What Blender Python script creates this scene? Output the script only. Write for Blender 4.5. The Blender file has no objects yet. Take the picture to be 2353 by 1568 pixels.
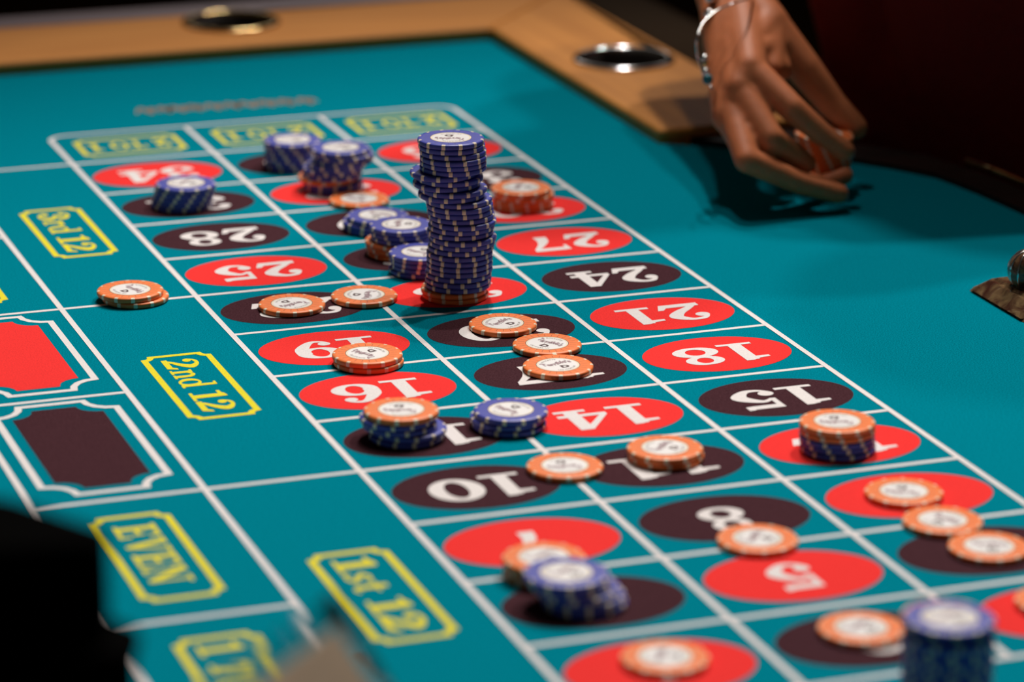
import bpy, bmesh, math, random
from mathutils import Vector, Matrix
from mathutils.geometry import tessellate_polygon
random.seed(7)
PI = math.pi
col = bpy.context.scene.collection
S = bpy.context.scene

# ------------------------------------------------------------------ camera, world, lights, exposure
CW, CH = 0.0985, 0.0811248            # one number box of the layout: width (X) and depth (Y), metres
CAM = Vector((-0.4790961, -1.2295177, 0.5820594))
RR = ((0.9410880, -0.3381381, 0.0039877), (-0.0981921, -0.2845292, -0.9536254), (0.3235917, 0.8970539, -0.3009696))
cd = bpy.data.cameras.new('camera'); cam = bpy.data.objects.new('camera', cd); col.objects.link(cam)
m = Matrix.Identity(4)
for i in range(3):
    m[i][0] = RR[0][i]; m[i][1] = -RR[1][i]; m[i][2] = -RR[2][i]; m[i][3] = CAM[i]
cam.matrix_world = m
cd.sensor_fit = 'HORIZONTAL'; cd.sensor_width = 36.0; cd.lens = 120.02
cd.clip_start = 0.05; cd.clip_end = 60
cd.dof.use_dof = True; cd.dof.focus_distance = 1.93; cd.dof.aperture_fstop = 5.2
S.camera = cam

w = bpy.data.worlds.new('world'); S.world = w; w.use_nodes = True
bg = w.node_tree.nodes['Background']; bg.inputs[0].default_value = (1.0, 0.82, 0.66, 1); bg.inputs[1].default_value = 0.02

def spot(name, loc, target, power, size, colr, angle=80, blend=0.6):
    l = bpy.data.lights.new(name, 'SPOT'); l.energy = power; l.shadow_soft_size = size; l.color = colr
    l.spot_size = math.radians(angle); l.spot_blend = blend
    o = bpy.data.objects.new(name, l); col.objects.link(o); o.location = loc
    o.rotation_euler = (Vector(target) - Vector(loc)).to_track_quat('-Z', 'Y').to_euler()
    return o
WARM = (1.0, 0.93, 0.87)
for (lx, ly, pw) in ((.20, .52, 100), (.50, .36, 80), (.34, .74, 58), (.02, .26, 38), (.62, .55, 64)):
    spot('ceiling_spot', (0.16+lx*2.5, 0.36+ly*2.5, 2.5), (0.16, 0.18, 0), 0.98*pw*(1+lx*lx+ly*ly), 0.045, WARM, 57, 1.0)
ar = bpy.data.lights.new('added_sheen_light', 'AREA'); ar.shape = 'RECTANGLE'; ar.size = 2.2; ar.size_y = 0.6; ar.energy = 5; ar.color = WARM  # added area lamp, not a real sign: puts sheen on the chip tops
ao = bpy.data.objects.new('added_sheen_light', ar); col.objects.link(ao); ao.location = (1.25, 4.3, 1.7)
ao.rotation_euler = (Vector((0.15, 0.5, 0))-Vector(ao.location)).to_track_quat('-Z', 'Y').to_euler()
vs = S.view_settings
vs.view_transform = 'Standard'; vs.look = 'None'; vs.gamma = 1.0; vs.exposure = 0.0; vs.use_curve_mapping = False

# ------------------------------------------------------------------ helpers
def lin(r, g, b):
    f = lambda c: (c/255/12.92) if c/255 <= 0.04045 else ((c/255+0.055)/1.055)**2.4
    return (f(r), f(g), f(b), 1)

def at(px, py, z):
    """the point of the place at height z seen at photo pixel (px, py)"""
    d = [RR[0][i]*(px-1176.5)/7844.6 + RR[1][i]*(py-784)/7844.6 + RR[2][i] for i in range(3)]
    s = (z - CAM.z)/d[2]
    return Vector((CAM.x+s*d[0], CAM.y+s*d[1], z))

def mat(name, c, rough=0.5, metal=0.0, spec=0.5, noise=0.0, scale=800, bump=0.0, bscale=None, coat=0.0, dist=0.0003, sheen=0.0):
    m = bpy.data.materials.new(name); m.use_nodes = True
    nt = m.node_tree; b = nt.nodes['Principled BSDF']
    b.inputs['Base Color'].default_value = c; b.inputs['Roughness'].default_value = rough
    b.inputs['Metallic'].default_value = metal; b.inputs['Specular IOR Level'].default_value = spec
    b.inputs['Coat Weight'].default_value = coat
    if sheen: b.inputs['Sheen Weight'].default_value = sheen; b.inputs['Sheen Roughness'].default_value = 0.5
    if noise or bump:
        tc = nt.nodes.new('ShaderNodeTexCoord')
        nz = nt.nodes.new('ShaderNodeTexNoise'); nz.inputs['Scale'].default_value = scale; nz.inputs['Detail'].default_value = 3; nz.inputs['Roughness'].default_value = 0.7
        nt.links.new(tc.outputs['Object'], nz.inputs['Vector'])
        if noise:
            mr = nt.nodes.new('ShaderNodeMapRange'); mr.inputs['From Min'].default_value = 0.36; mr.inputs['From Max'].default_value = 0.64
            mr.inputs['To Min'].default_value = 1-noise; mr.inputs['To Max'].default_value = 1+noise
            nt.links.new(nz.outputs['Fac'], mr.inputs['Value'])
            mx = nt.nodes.new('ShaderNodeVectorMath'); mx.operation = 'SCALE'
            mx.inputs[0].default_value = c[:3]
            nt.links.new(mr.outputs[0], mx.inputs['Scale']); nt.links.new(mx.outputs[0], b.inputs['Base Color'])
        if bump:
            n2 = nt.nodes.new('ShaderNodeTexNoise'); n2.inputs['Scale'].default_value = bscale or scale; n2.inputs['Detail'].default_value = 3
            nt.links.new(tc.outputs['Object'], n2.inputs['Vector'])
            bp = nt.nodes.new('ShaderNodeBump'); bp.inputs['Strength'].default_value = bump; bp.inputs['Distance'].default_value = dist
            nt.links.new(n2.outputs['Fac'], bp.inputs['Height']); nt.links.new(bp.outputs[0], b.inputs['Normal'])
    return m

def felt(name, c, noise=0.16):
    return mat(name, c, rough=1.0, spec=0.0, noise=noise*1.5, scale=1200, bump=0.5, bscale=1300, dist=0.0004)

M = {}
M['teal'] = felt('teal_felt', (0.0005, 0.205, 0.275, 1), 0.22)
M['red'] = felt('red_felt_print', (0.86, 0.045, 0.042, 1), 0.08)
M['black'] = felt('black_felt_print', (0.060, 0.024, 0.030, 1), 0.25)
M['white'] = felt('white_felt_print', (0.78, 0.74, 0.73, 1), 0.05)
M['yellow'] = felt('yellow_felt_print', (0.80, 0.70, 0.045, 1), 0.08)
M['gold_print'] = felt('faded_gold_felt_print', (0.36, 0.22, 0.14, 1), 0.1)
M['orange'] = mat('orange_clay', (0.93, 0.225, 0.055, 1), rough=0.40, spec=0.30, noise=0.03, scale=300)
M['orange_line'] = mat('dark_orange_line', (0.30, 0.035, 0.012, 1), rough=0.5)
M['blue'] = mat('blue_clay', (0.065, 0.078, 0.42, 1), rough=0.40, spec=0.42, noise=0.04, scale=300)
M['blue_line'] = mat('dark_blue_line', (0.02, 0.02, 0.06, 1), rough=0.5)
M['cream'] = mat('cream_clay', (0.90, 0.78, 0.58, 1), rough=0.42)
M['inlay'] = mat('white_inlay', (0.92, 0.90, 0.89, 1), rough=0.28)
M['inlay_ring'] = mat('cream_inlay_ring', (0.90, 0.80, 0.62, 1), rough=0.35)
M['ink'] = mat('dark_brown_ink', (0.055, 0.012, 0.014, 1), rough=0.4)
M['ink_soft'] = mat('olive_ink', (0.20, 0.16, 0.10, 1), rough=0.4)
M['lilac'] = mat('lilac_ink', (0.62, 0.42, 0.47, 1), rough=0.4)

def wood(name, c1, c2, rough=0.35, coat=0.3, spec=0.5):
    m = bpy.data.materials.new(name); m.use_nodes = True; nt = m.node_tree; b = nt.nodes['Principled BSDF']
    tc = nt.nodes.new('ShaderNodeTexCoord'); mp = nt.nodes.new('ShaderNodeMapping')
    mp.inputs['Scale'].default_value = (1.5, 30, 30)
    nz = nt.nodes.new('ShaderNodeTexNoise'); nz.inputs['Scale'].default_value = 3; nz.inputs['Detail'].default_value = 5
    cr = nt.nodes.new('ShaderNodeValToRGB'); cr.color_ramp.elements[0].position = 0.35; cr.color_ramp.elements[1].position = 0.68
    cr.color_ramp.elements[0].color = c1; cr.color_ramp.elements[1].color = c2
    nt.links.new(tc.outputs['Object'], mp.inputs[0]); nt.links.new(mp.outputs[0], nz.inputs['Vector'])
    nt.links.new(nz.outputs['Fac'], cr.inputs[0]); nt.links.new(cr.outputs[0], b.inputs['Base Color'])
    b.inputs['Specular IOR Level'].default_value = spec; b.inputs['Roughness'].default_value = rough; b.inputs['Coat Weight'].default_value = coat; b.inputs['Coat Roughness'].default_value = 0.35
    return m
M['wood'] = wood('oak_rail', (0.52, 0.195, 0.030, 1), (0.66, 0.265, 0.048, 1), 0.55, 0.0, 0.3)
M['dark_wood'] = wood('dark_wood', (0.010, 0.005, 0.004, 1), (0.018, 0.008, 0.006, 1), 0.5, 0.0, 0.1)
M['brass'] = mat('brass', (0.80, 0.56, 0.26, 1), rough=0.16, metal=1.0)
M['chrome'] = mat('chrome', (0.86, 0.84, 0.82, 1), rough=0.14, metal=1.0)
M['silver'] = mat('silver', (0.75, 0.72, 0.68, 1), rough=0.22, metal=1.0)
M['cup'] = mat('dark_cup', (0.012, 0.007, 0.005, 1), rough=0.5)
M['pad'] = mat('grey_vinyl', (0.20, 0.155, 0.17, 1), rough=0.55, bump=0.2, scale=300)
M['pad_dark'] = mat('dark_brown_vinyl', (0.030, 0.017, 0.008, 1), rough=0.8, spec=0.05, bump=0.2, scale=300)
M['carpet'] = mat('dark_carpet', (0.05, 0.025, 0.009, 1), rough=1.0, spec=0.0, noise=0.3, scale=60)
M['wall'] = mat('dark_wall', (0.03, 0.02, 0.016, 1), rough=0.9, noise=0.1, scale=8)
M['skin'] = mat('brown_skin', (0.64, 0.20, 0.078, 1), rough=0.55, spec=0.35, noise=0.06, scale=90, bump=0.25, bscale=700, dist=0.0004)
M['skin'].node_tree.nodes['Principled BSDF'].inputs['Subsurface Weight'].default_value = 0.12
M['skin'].node_tree.nodes['Principled BSDF'].inputs['Subsurface Scale'].default_value = 0.004
M['nail'] = mat('pink_nail', (0.50, 0.25, 0.22, 1), rough=0.22, spec=0.6)
M['shirt'] = mat('dark_red_cloth', (0.24, 0.018, 0.018, 1), rough=0.9, spec=0.1, noise=0.1, scale=400, bump=0.3)
M['trousers'] = mat('black_cloth', (0.008, 0.008, 0.010, 1), rough=0.95, spec=0.1, noise=0.1, scale=300)
M['hair'] = mat('black_hair', (0.012, 0.008, 0.006, 1), rough=0.5, noise=0.2, scale=200)
M['turquoise'] = mat('turquoise_bead', (0.005, 0.16, 0.20, 1), rough=0.25)
M['black_plastic'] = mat('black_plastic', (0.0006, 0.0005, 0.0004, 1), rough=0.9, spec=0.01, noise=0.1, scale=100)
M['card'] = mat('tan_card', (0.52, 0.37, 0.25, 1), rough=0.7, noise=0.1, scale=20)

def glassy(name, c, rough, trans, ior=1.45, noise=None):
    m = bpy.data.materials.new(name); m.use_nodes = True; b = m.node_tree.nodes['Principled BSDF']
    b.inputs['Base Color'].default_value = c; b.inputs['Roughness'].default_value = rough
    b.inputs['Transmission Weight'].default_value = trans; b.inputs['IOR'].default_value = ior
    if noise:
        nt = m.node_tree; tc = nt.nodes.new('ShaderNodeTexCoord'); nz = nt.nodes.new('ShaderNodeTexNoise')
        nz.inputs['Scale'].default_value = 90; nz.inputs['Detail'].default_value = 3; nz.inputs['Distortion'].default_value = 1.5
        cr = nt.nodes.new('ShaderNodeValToRGB'); cr.color_ramp.elements[0].position = 0.36; cr.color_ramp.elements[1].position = 0.66
        cr.color_ramp.elements[0].color = c; cr.color_ramp.elements[1].color = noise
        nt.links.new(tc.outputs['Object'], nz.inputs['Vector']); nt.links.new(nz.outputs['Fac'], cr.inputs[0]); nt.links.new(cr.outputs[0], b.inputs['Base Color'])
        bp = nt.nodes.new('ShaderNodeBump'); bp.inputs['Strength'].default_value = 0.5; bp.inputs['Distance'].default_value = 0.001
        nt.links.new(nz.outputs['Fac'], bp.inputs['Height']); nt.links.new(bp.outputs[0], b.inputs['Normal'])
    return m
M['acrylic'] = glassy('clear_acrylic', (0.96, 0.98, 0.97, 1), 0.04, 1.0, 1.2)
M['amber'] = glassy('amber_glass', (0.09, 0.03, 0.02, 1), 0.12, 0.35, 1.45, (0.30, 0.19, 0.09, 1))

def link(name, me, mats, parent=None, loc=None, smooth=False):
    if not isinstance(mats, (list, tuple)): mats = [mats]
    for k in mats: me.materials.append(M[k] if isinstance(k, str) else k)
    o = bpy.data.objects.new(name, me); col.objects.link(o)
    if parent is not None: o.parent = parent
    if loc is not None: o.location = loc
    if smooth:
        for p in me.polygons: p.use_smooth = True
    return o

def from_bm(name, bm, mats, parent=None, loc=None, smooth=False):
    me = bpy.data.meshes.new(name); bm.normal_update(); bm.to_mesh(me); bm.free()
    return link(name, me, mats, parent, loc, smooth)

def empty(name, loc=(0, 0, 0), rz=0, parent=None):
    o = bpy.data.objects.new(name, None); col.objects.link(o); o.location = loc; o.rotation_euler = (0, 0, rz)
    o.empty_display_size = 0.02
    if parent is not None: o.parent = parent
    return o

def tag(o, label, cat, group=None, kind=None):
    o['label'] = label; o['category'] = cat
    if group: o['group'] = group
    if kind: o['kind'] = kind
    return o

def box_bm(x0, x1, y0, y1, z0, z1, bev=0.0, seg=3, bm=None):
    b = bmesh.new()
    bmesh.ops.create_cube(b, size=1)
    for v in b.verts:
        v.co = Vector((x0+(v.co.x+.5)*(x1-x0), y0+(v.co.y+.5)*(y1-y0), z0+(v.co.z+.5)*(z1-z0)))
    if bev: bmesh.ops.bevel(b, geom=b.edges[:], offset=bev, segments=seg, affect='EDGES', profile=0.5)
    if bm is not None:
        me = bpy.data.meshes.new('t'); b.to_mesh(me); b.free(); bm.from_mesh(me); bpy.data.meshes.remove(me); return bm
    return b

def lathe_bm(profile, n=48, bm=None, axis=None):
    bm = bm or bmesh.new(); rings = []
    for r, z in profile:
        if r < 1e-7: rings.append([bm.verts.new((0, 0, z))])
        else: rings.append([bm.verts.new((r*math.cos(2*PI*i/n), r*math.sin(2*PI*i/n), z)) for i in range(n)])
    for a, b in zip(rings, rings[1:]):
        for i in range(n):
            j = (i+1) % n
            if len(a) == 1 and len(b) == 1: continue
            if len(a) == 1: bm.faces.new((a[0], b[j], b[i]))
            elif len(b) == 1: bm.faces.new((a[i], a[j], b[0]))
            else: bm.faces.new((a[i], a[j], b[j], b[i]))
    return bm

def tube_bm(pts, rad, n=10, closed=False, bm=None):
    bm = bm or bmesh.new(); pts = [Vector(p) for p in pts]; rings = []; L = len(pts)
    up = Vector((0, 0, 1))
    for i, p in enumerate(pts):
        a = pts[(i-1) % L] if (closed or i) else p; b = pts[(i+1) % L] if (closed or i < L-1) else p
        t = (b-a).normalized(); s = t.cross(up)
        if s.length < 1e-3: s = t.cross(Vector((1, 0, 0)))
        s.normalize(); u = s.cross(t)
        r = rad[i] if isinstance(rad, (list, tuple)) else rad
        rings.append([bm.verts.new(p+(s*math.cos(2*PI*k/n)+u*math.sin(2*PI*k/n))*r) for k in range(n)])
    for i in range(L if closed else L-1):
        a, b = rings[i], rings[(i+1) % L]
        for k in range(n): bm.faces.new((a[k], a[(k+1) % n], b[(k+1) % n], b[k]))
    if not closed:
        bm.faces.new(rings[0][::-1]); bm.faces.new(rings[-1])
    return bm

def poly_prism(outer, z0, z1, holes=(), bm=None):
    """a slab with a polygon outline and polygon holes"""
    bm = bm or bmesh.new(); loops = [list(outer)]+[list(h) for h in holes]
    flat = [p for l in loops for p in l]
    tri = tessellate_polygon([[Vector((p[0], p[1], 0)) for p in l] for l in loops])
    top = [bm.verts.new((p[0], p[1], z1)) for p in flat]; bot = [bm.verts.new((p[0], p[1], z0)) for p in flat]
    for t in tri:
        a, b, c = (Vector((flat[i][0], flat[i][1], 0)) for i in t)
        if (b-a).cross(c-a).z < 0: t = t[::-1]
        try: bm.faces.new([top[i] for i in t]); bm.faces.new([bot[i] for i in t[::-1]])
        except ValueError: pass
    k = 0
    for l in loops:
        n = len(l)
        for i in range(n):
            j = (i+1) % n
            bm.faces.new((top[k+i], bot[k+i], bot[k+j], top[k+j]))
        k += n
    bmesh.ops.recalc_face_normals(bm, faces=bm.faces[:])
    return bm

# ------------------------------------------------------------------ the room
f = from_bm('floor', box_bm(-5, 5, -4, 6, -0.86, -0.80), 'carpet'); f['kind'] = 'structure'
f = from_bm('wall_back', box_bm(-5, 5, 5.9, 6, -0.80, 2.6), 'wall'); f['kind'] = 'structure'
f = from_bm('wall_right', box_bm(4.9, 5, -4, 5.9, -0.80, 2.6), 'wall'); f['kind'] = 'structure'

# ------------------------------------------------------------------ roulette table
table = empty('roulette_table', (0, 0, -0.80))
tag(table, 'roulette table with a teal felt betting layout, oak rail and round brass cup holders', 'table')
def tpart(name, bm, mats, smooth=False, parent=None):
    o = from_bm(name, bm, mats, None, None, smooth)
    o.parent = parent or table
    o.location = (0, 0, 0.80) if parent is None else (0, 0, 0)
    return o
RX, RY = 0.397, 1.252                    # inner edges of the oak rail
edge = [(0.5487, -0.9), (0.5487, 0.65), (0.5435, 0.709), (0.5365, 0.753), (0.519, 0.784), (0.500, 0.81), (0.475, 0.84), (0.44, 0.872), (0.40, 0.90)]
outline = [(-0.78, -0.9)] + edge + [(RX+0.004, 0.90), (RX+0.004, RY+0.004), (-0.78, RY+0.004)]
FELT = tpart('felt', poly_prism(outline, -0.02, 0.0), 'teal')
# oak rail, two lengths mitred at the corner, each with a round hole
def circ(cx, cy, r, n=40): return [(cx+r*math.cos(2*PI*i/n), cy+r*math.sin(2*PI*i/n)) for i in range(n)]
cups = [(0.2085, 1.333), (0.4535, 1.110)]
zt = 0.010
def rail(outer, hole):
    bm = poly_prism(outer, -0.03, zt, [hole])
    return bm
b1 = rail([(-0.78, RY), (RX, RY), (0.500, 1.373), (-0.78, 1.373)], circ(*cups[0], 0.0345))
b2 = rail([(RX+0.0002, 0.90), (0.5015, 0.90), (0.5015, 1.372), (RX+0.0002, RY)], circ(*cups[1], 0.0345))
r1 = tpart('oak_rail', b1, 'wood')
r2 = tpart('oak_rail', b2, 'wood')
M['wood_y'] = M['wood'].copy(); M['wood_y'].name = 'oak_rail_lengthwise'
for n_ in M['wood_y'].node_tree.nodes:
    if n_.type == 'MAPPING': n_.inputs['Scale'].default_value = (30, 1.5, 30)
r2.data.materials[0] = M['wood_y']
for r_ in (r1, r2):
    md = r_.modifiers.new('bevel', 'BEVEL'); md.width = 0.003; md.segments = 3; md.limit_method = 'ANGLE'; md.angle_limit = math.radians(50)
for (cx, cy), mk in zip(cups, ('brass', 'chrome')):
    h = empty('cup_holder', (cx, cy, 0.80), parent=table)
    h['label'] = 'gold cup holder' if mk == 'brass' else 'silver cup holder'
    ring = [(0.0335, 0.008), (0.0335, 0.0115), (0.0345, 0.0128), (0.0365, 0.0130), (0.0385, 0.0120), (0.0392, 0.0102), (0.0335, 0.0102)]
    from_bm('rim_ring', lathe_bm(ring, 72), mk, h, None, True)
    bowl = [(0.0343, 0.0100), (0.0335, 0.0098), (0.0325, -0.006), (0.031, -0.045), (0.027, -0.055), (0.0, -0.057), (0.0, -0.059), (0.028, -0.057), (0.0325, -0.046), (0.0343, 0.0)]
    from_bm('cup', lathe_bm(bowl, 48), 'cup', h, None, True)
# padded arm rests beyond the rail
def pad_bm(pts, r, squash=0.6):
    bm = tube_bm(pts, r, 24)
    for v in bm.verts: v.co.z = (v.co.z-pts[0][2])*squash+pts[0][2]
    return bm
tpart('arm_rest', pad_bm([(-0.78, 1.412, -0.012), (0.40, 1.405, -0.012), (0.50, 1.405, -0.012)], 0.036), 'pad', True)
tpart('arm_rest', pad_bm([(0.568, 1.46, -0.045), (0.568, 1.3, -0.045), (0.568, 1.17, -0.045)], 0.066, 0.5), 'pad_dark', True)
# dark rim along the dealer's side with a brass trim line
rim_out = [(x+0.027, y) for x, y in edge[:4]] + [(0.553, 0.80), (0.530, 0.832), (0.506, 0.865), (0.5016, 0.899)]
rim_in = edge[:8] + [(0.42, 0.899)]
bm = poly_prism(rim_in+rim_out[::-1], -0.03, 0.0035)
tpart('dark_wood_rim', bm, 'dark_wood')
tpart('brass_trim', tube_bm([(0.5765, -0.9, 0.006), (0.5765, 0.64, 0.006), (0.5765, 0.70, 0.006), (0.5735, 0.735, 0.006), (0.566, 0.765, 0.006)], 0.0028, 10), 'brass', True)
# body of the table
tpart('apron', box_bm(-0.72, 0.49, -0.85, 1.33, -0.20, -0.031, 0.01), 'dark_wood')
for x, y in ((-0.5, -0.6), (0.3, -0.6), (-0.5, 1.1), (0.3, 1.1)):
    l = from_bm('table_leg', lathe_bm([(0, -0.80), (0.07, -0.80), (0.07, -0.76), (0.04, -0.70), (0.05, -0.45), (0.035, -0.28), (0.06, -0.22), (0.06, -0.195), (0, -0.195)], 24), 'dark_wood', table, (x, y, 0.80), True)

# ------------------------------------------------------------------ printed layout on the felt
Z1, Z2 = 0.00012, 0.00028
def P(u, v): return (u*CW, v*CH)
class Flat:
    """flat print: polygons in the plane of the cloth"""
    def __init__(s, z): s.v = []; s.f = []; s.z = z; s.T = None
    def pt(s, x, y):
        if s.T: x, y = s.T(x, y)
        s.v.append((x, y, s.z)); return len(s.v)-1
    def poly(s, pts):
        tri = tessellate_polygon([[Vector((p[0], p[1], 0)) for p in pts]])
        ids = [s.pt(*p) for p in pts]
        for t in tri: s.f.append([ids[i] for i in t])
    def stroke(s, pts, closed=False):
        """ribbon along (x, y, width) points"""
        n = len(pts); L = []; R = []
        def nrm(a, b):
            dx, dy = b[0]-a[0], b[1]-a[1]; l = math.hypot(dx, dy)
            return (-dy/l, dx/l) if l > 1e-12 else None
        for i in range(n):
            n1 = nrm(pts[(i-1) % n], pts[i]) if (closed or i) else None
            n2 = nrm(pts[i], pts[(i+1) % n]) if (closed or i < n-1) else None
            n1 = n1 or n2; n2 = n2 or n1
            nx, ny = n1[0]+n2[0], n1[1]+n2[1]; l = math.hypot(nx, ny) or 1; nx /= l; ny /= l
            x, y, w_ = pts[i]; w_ = w_/max(abs(nx*n1[0]+ny*n1[1]), 0.5)
            L.append(s.pt(x+nx*w_/2, y+ny*w_/2)); R.append(s.pt(x-nx*w_/2, y-ny*w_/2))
        for i in range(n if closed else n-1):
            j = (i+1) % n; s.f.append([R[i], R[j], L[j]]); s.f.append([R[i], L[j], L[i]])
    def smooth(s, pts):
        out = []; n = len(pts)
        for i in range(n-1):
            p0 = pts[max(i-1, 0)]; p1 = pts[i]; p2 = pts[i+1]; p3 = pts[min(i+2, n-1)]
            for k in range(6):
                t = k/6
                out.append(tuple(0.5*((2*p1[q])+(-p0[q]+p2[q])*t+(2*p0[q]-5*p1[q]+4*p2[q]-p3[q])*t*t+(-p0[q]+3*p1[q]-3*p2[q]+p3[q])*t**3) for q in range(3)))
        out.append(pts[-1]); s.stroke(out)
    def disc(s, x, y, r, n=18, ry=None):
        s.poly([(x+r*math.cos(2*PI*i/n), y+(ry or r)*math.sin(2*PI*i/n)) for i in range(n)])
    def ring(s, cx, cy, rx, ry, ix, iy, n=32, tilt=0.0):
        A = [s.pt(cx+rx*math.cos(2*PI*i/n), cy+ry*math.sin(2*PI*i/n)) for i in range(n)]
        B = [s.pt(cx+ix*math.cos(2*PI*i/n), cy+iy*math.sin(2*PI*i/n)) for i in range(n)]
        for i in range(n):
            j = (i+1) % n; s.f.append([A[i], A[j], B[j], B[i]])
    def build(s, name, mk, parent):
        me = bpy.data.meshes.new(name); fs = []
        for f_ in s.f:                      # every face looks up
            a, b, c = (Vector(s.v[i]) for i in f_[:3])
            fs.append(f_ if (b-a).cross(c-a).z >= 0 else f_[::-1])
        me.from_pydata(s.v, [], fs); me.update()
        o = link(name, me, mk, parent); return o

def sl(x0, y0, x1, y1): return ('p', [(x0, y0), (x1, y0), (x1, y1), (x0, y1)])
GL = {
 '0': (.82, [('r', .41, .5, .39, .5, .16, .37)]),
 '1': (.66, [sl(.24, .05, .46, .97), sl(.06, 0, .64, .10), ('p', [(.03, .79), (.26, .79), (.26, .70), (.46, .70), (.46, 1.0), (.34, 1.0), (.20, .91), (.03, .88)])]),
 '2': (.84, [('c', .17, .72, .12), ('m', [(.08, .74, .06), (.20, .92, .11), (.42, .945, .12), (.62, .74, .24), (.50, .50, .20), (.28, .28, .14), (.12, .10, .10)]),
             ('p', [(.04, 0), (.70, 0), (.80, .30), (.70, .30), (.62, .18), (.04, .17)])]),
 '3': (.78, [('c', .17, .78, .11), ('m', [(.08, .80, .05), (.22, .95, .09), (.42, .945, .12), (.58, .76, .22), (.44, .575, .12), (.26, .54, .09)]),
             ('m', [(.28, .53, .09), (.48, .50, .12), (.62, .28, .24), (.46, .06, .13), (.24, .05, .09), (.08, .20, .05)]), ('c', .17, .24, .12)]),
 '4': (.84, [sl(.44, .05, .66, 1.0), ('l', [(.50, .96, .12), (.07, .30, .10)]), sl(.03, .22, .80, .34), sl(.30, 0, .80, .10)]),
 '5': (.78, [('p', [(.12, .80), (.58, .80), (.70, .82), (.70, 1.0), (.62, 1.0), (.58, .97), (.12, .97)]), sl(.12, .48, .21, .90),
             ('m', [(.17, .50, .07), (.36, .61, .12), (.62, .34, .25), (.46, .06, .14), (.24, .045, .09), (.08, .18, .05)]), ('c', .17, .22, .12)]),
 '6': (.80, [('r', .42, .31, .36, .31, .14, .22), ('m', [(.18, .30, .24), (.20, .60, .22), (.40, .93, .12), (.58, .93, .07), (.68, .82, .05)]), ('c', .60, .80, .10)]),
 '7': (.80, [('p', [(.05, .82), (.74, .82), (.76, 1.0), (.14, 1.0), (.14, .98), (.05, 1.0)]), ('l', [(.09, .90, .08), (.09, .66, .06)]),
             ('m', [(.70, .86, .09), (.52, .58, .14), (.40, .30, .22), (.38, .02, .26)])]),
 '8': (.80, [('r', .40, .755, .31, .245, .13, .15), ('r', .40, .28, .37, .28, .16, .17)]),
 'n': (.66, [sl(.10, 0, .24, .62), sl(.02, 0, .32, .07), sl(.02, .55, .24, .62), ('m', [(.20, .46, .08), (.36, .59, .11), (.49, .44, .14), (.49, .03, .14)]), sl(.38, 0, .64, .07)]),
 'd': (.68, [('r', .30, .31, .28, .32, .13, .24), sl(.46, 0, .60, 1.0), sl(.36, .93, .60, 1.0), sl(.46, 0, .68, .07)]),
 'r': (.52, [sl(.10, 0, .24, .62), sl(.02, 0, .36, .07), sl(.02, .55, .24, .62), ('m', [(.20, .42, .08), (.32, .58, .09), (.44, .58, .09)]), ('c', .43, .51, .08)]),
 's': (.50, [('m', [(.42, .50, .06), (.28, .60, .08), (.13, .46, .12), (.26, .32, .13), (.40, .17, .12), (.24, .03, .08), (.07, .12, .06)]), sl(.38, .42, .44, .62), sl(.05, 0, .11, .20)]),
 't': (.44, [sl(.14, .08, .28, .84), sl(.02, .54, .42, .62), ('m', [(.21, .14, .14), (.29, .03, .09), (.42, .10, .06)])]),
 'T': (.80, [sl(.32, 0, .48, 1.0), sl(.18, 0, .62, .09), sl(.03, .90, .77, 1.0), sl(.03, .66, .10, .94), sl(.70, .66, .77, .94)]),
 'O': (.86, [('r', .42, .5, .40, .5, .22, .41)]),
 'E': (.80, [sl(.12, 0, .30, 1.0), sl(.03, 0, .72, .10), sl(.03, .90, .70, 1.0), sl(.25, .46, .54, .55), sl(.52, .36, .60, .65), sl(.64, 0, .73, .30), sl(.62, .72, .71, 1.0)]),
 'V': (.86, [('l', [(.20, .97, .20), (.45, .02, .16)]), ('l', [(.68, .97, .09), (.45, .02, .09)]), sl(.02, .91, .38, 1.0), sl(.54, .91, .84, 1.0)]),
 'N': (.90, [sl(.12, 0, .20, 1.0), sl(.68, 0, .76, 1.0), ('l', [(.16, .97, .19), (.70, .05, .19)]), sl(.02, 0, .32, .09), sl(.02, .91, .30, 1.0), sl(.56, .91, .88, 1.0)]),
 'D': (.88, [sl(.12, 0, .30, 1.0), sl(.03, 0, .40, .09), sl(.03, .91, .40, 1.0), ('m', [(.30, .955, .09), (.52, .94, .10), (.72, .5, .20), (.52, .06, .10), (.30, .045, .09)])]),
 ' ': (.34, []),
}
def glyph(fl, ch, ox, T):
    """draw one character whose left edge is at ox; T maps (x, y) of the writing plane to the cloth"""
    if ch == '9':
        adv, prims = GL['6']; fl.T = lambda x, y: T(ox+adv-x, 1-y)
    else:
        adv, prims = GL[ch]; fl.T = lambda x, y: T(ox+x, y)
    for p in prims:
        fl.z += 1.2e-6
        if p[0] == 'p': fl.poly(p[1])
        elif p[0] == 'r': fl.ring(*p[1:])
        elif p[0] == 'c': fl.disc(*p[1:])
        elif p[0] == 'm': fl.smooth(p[1])
        elif p[0] == 'l': fl.stroke(p[1])
    return adv
def word(fl, text, cx, cy, h, length, face):
    """text centred at (cx, cy) m; h = letter height, length = total run; face 'down' = upside down to the camera, 'side' = running towards it"""
    tot = sum(GL['6' if c == '9' else c][0] for c in text)
    sx = length/tot; ox = 0
    def T(x, y):
        a = x*sx-length/2; b = (y-0.5)*h
        return (cx-a, cy-b) if face == 'down' else (cx+b, cy-a)
    for c in text: ox += glyph(fl, c, ox, T)
    fl.T = None

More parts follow.
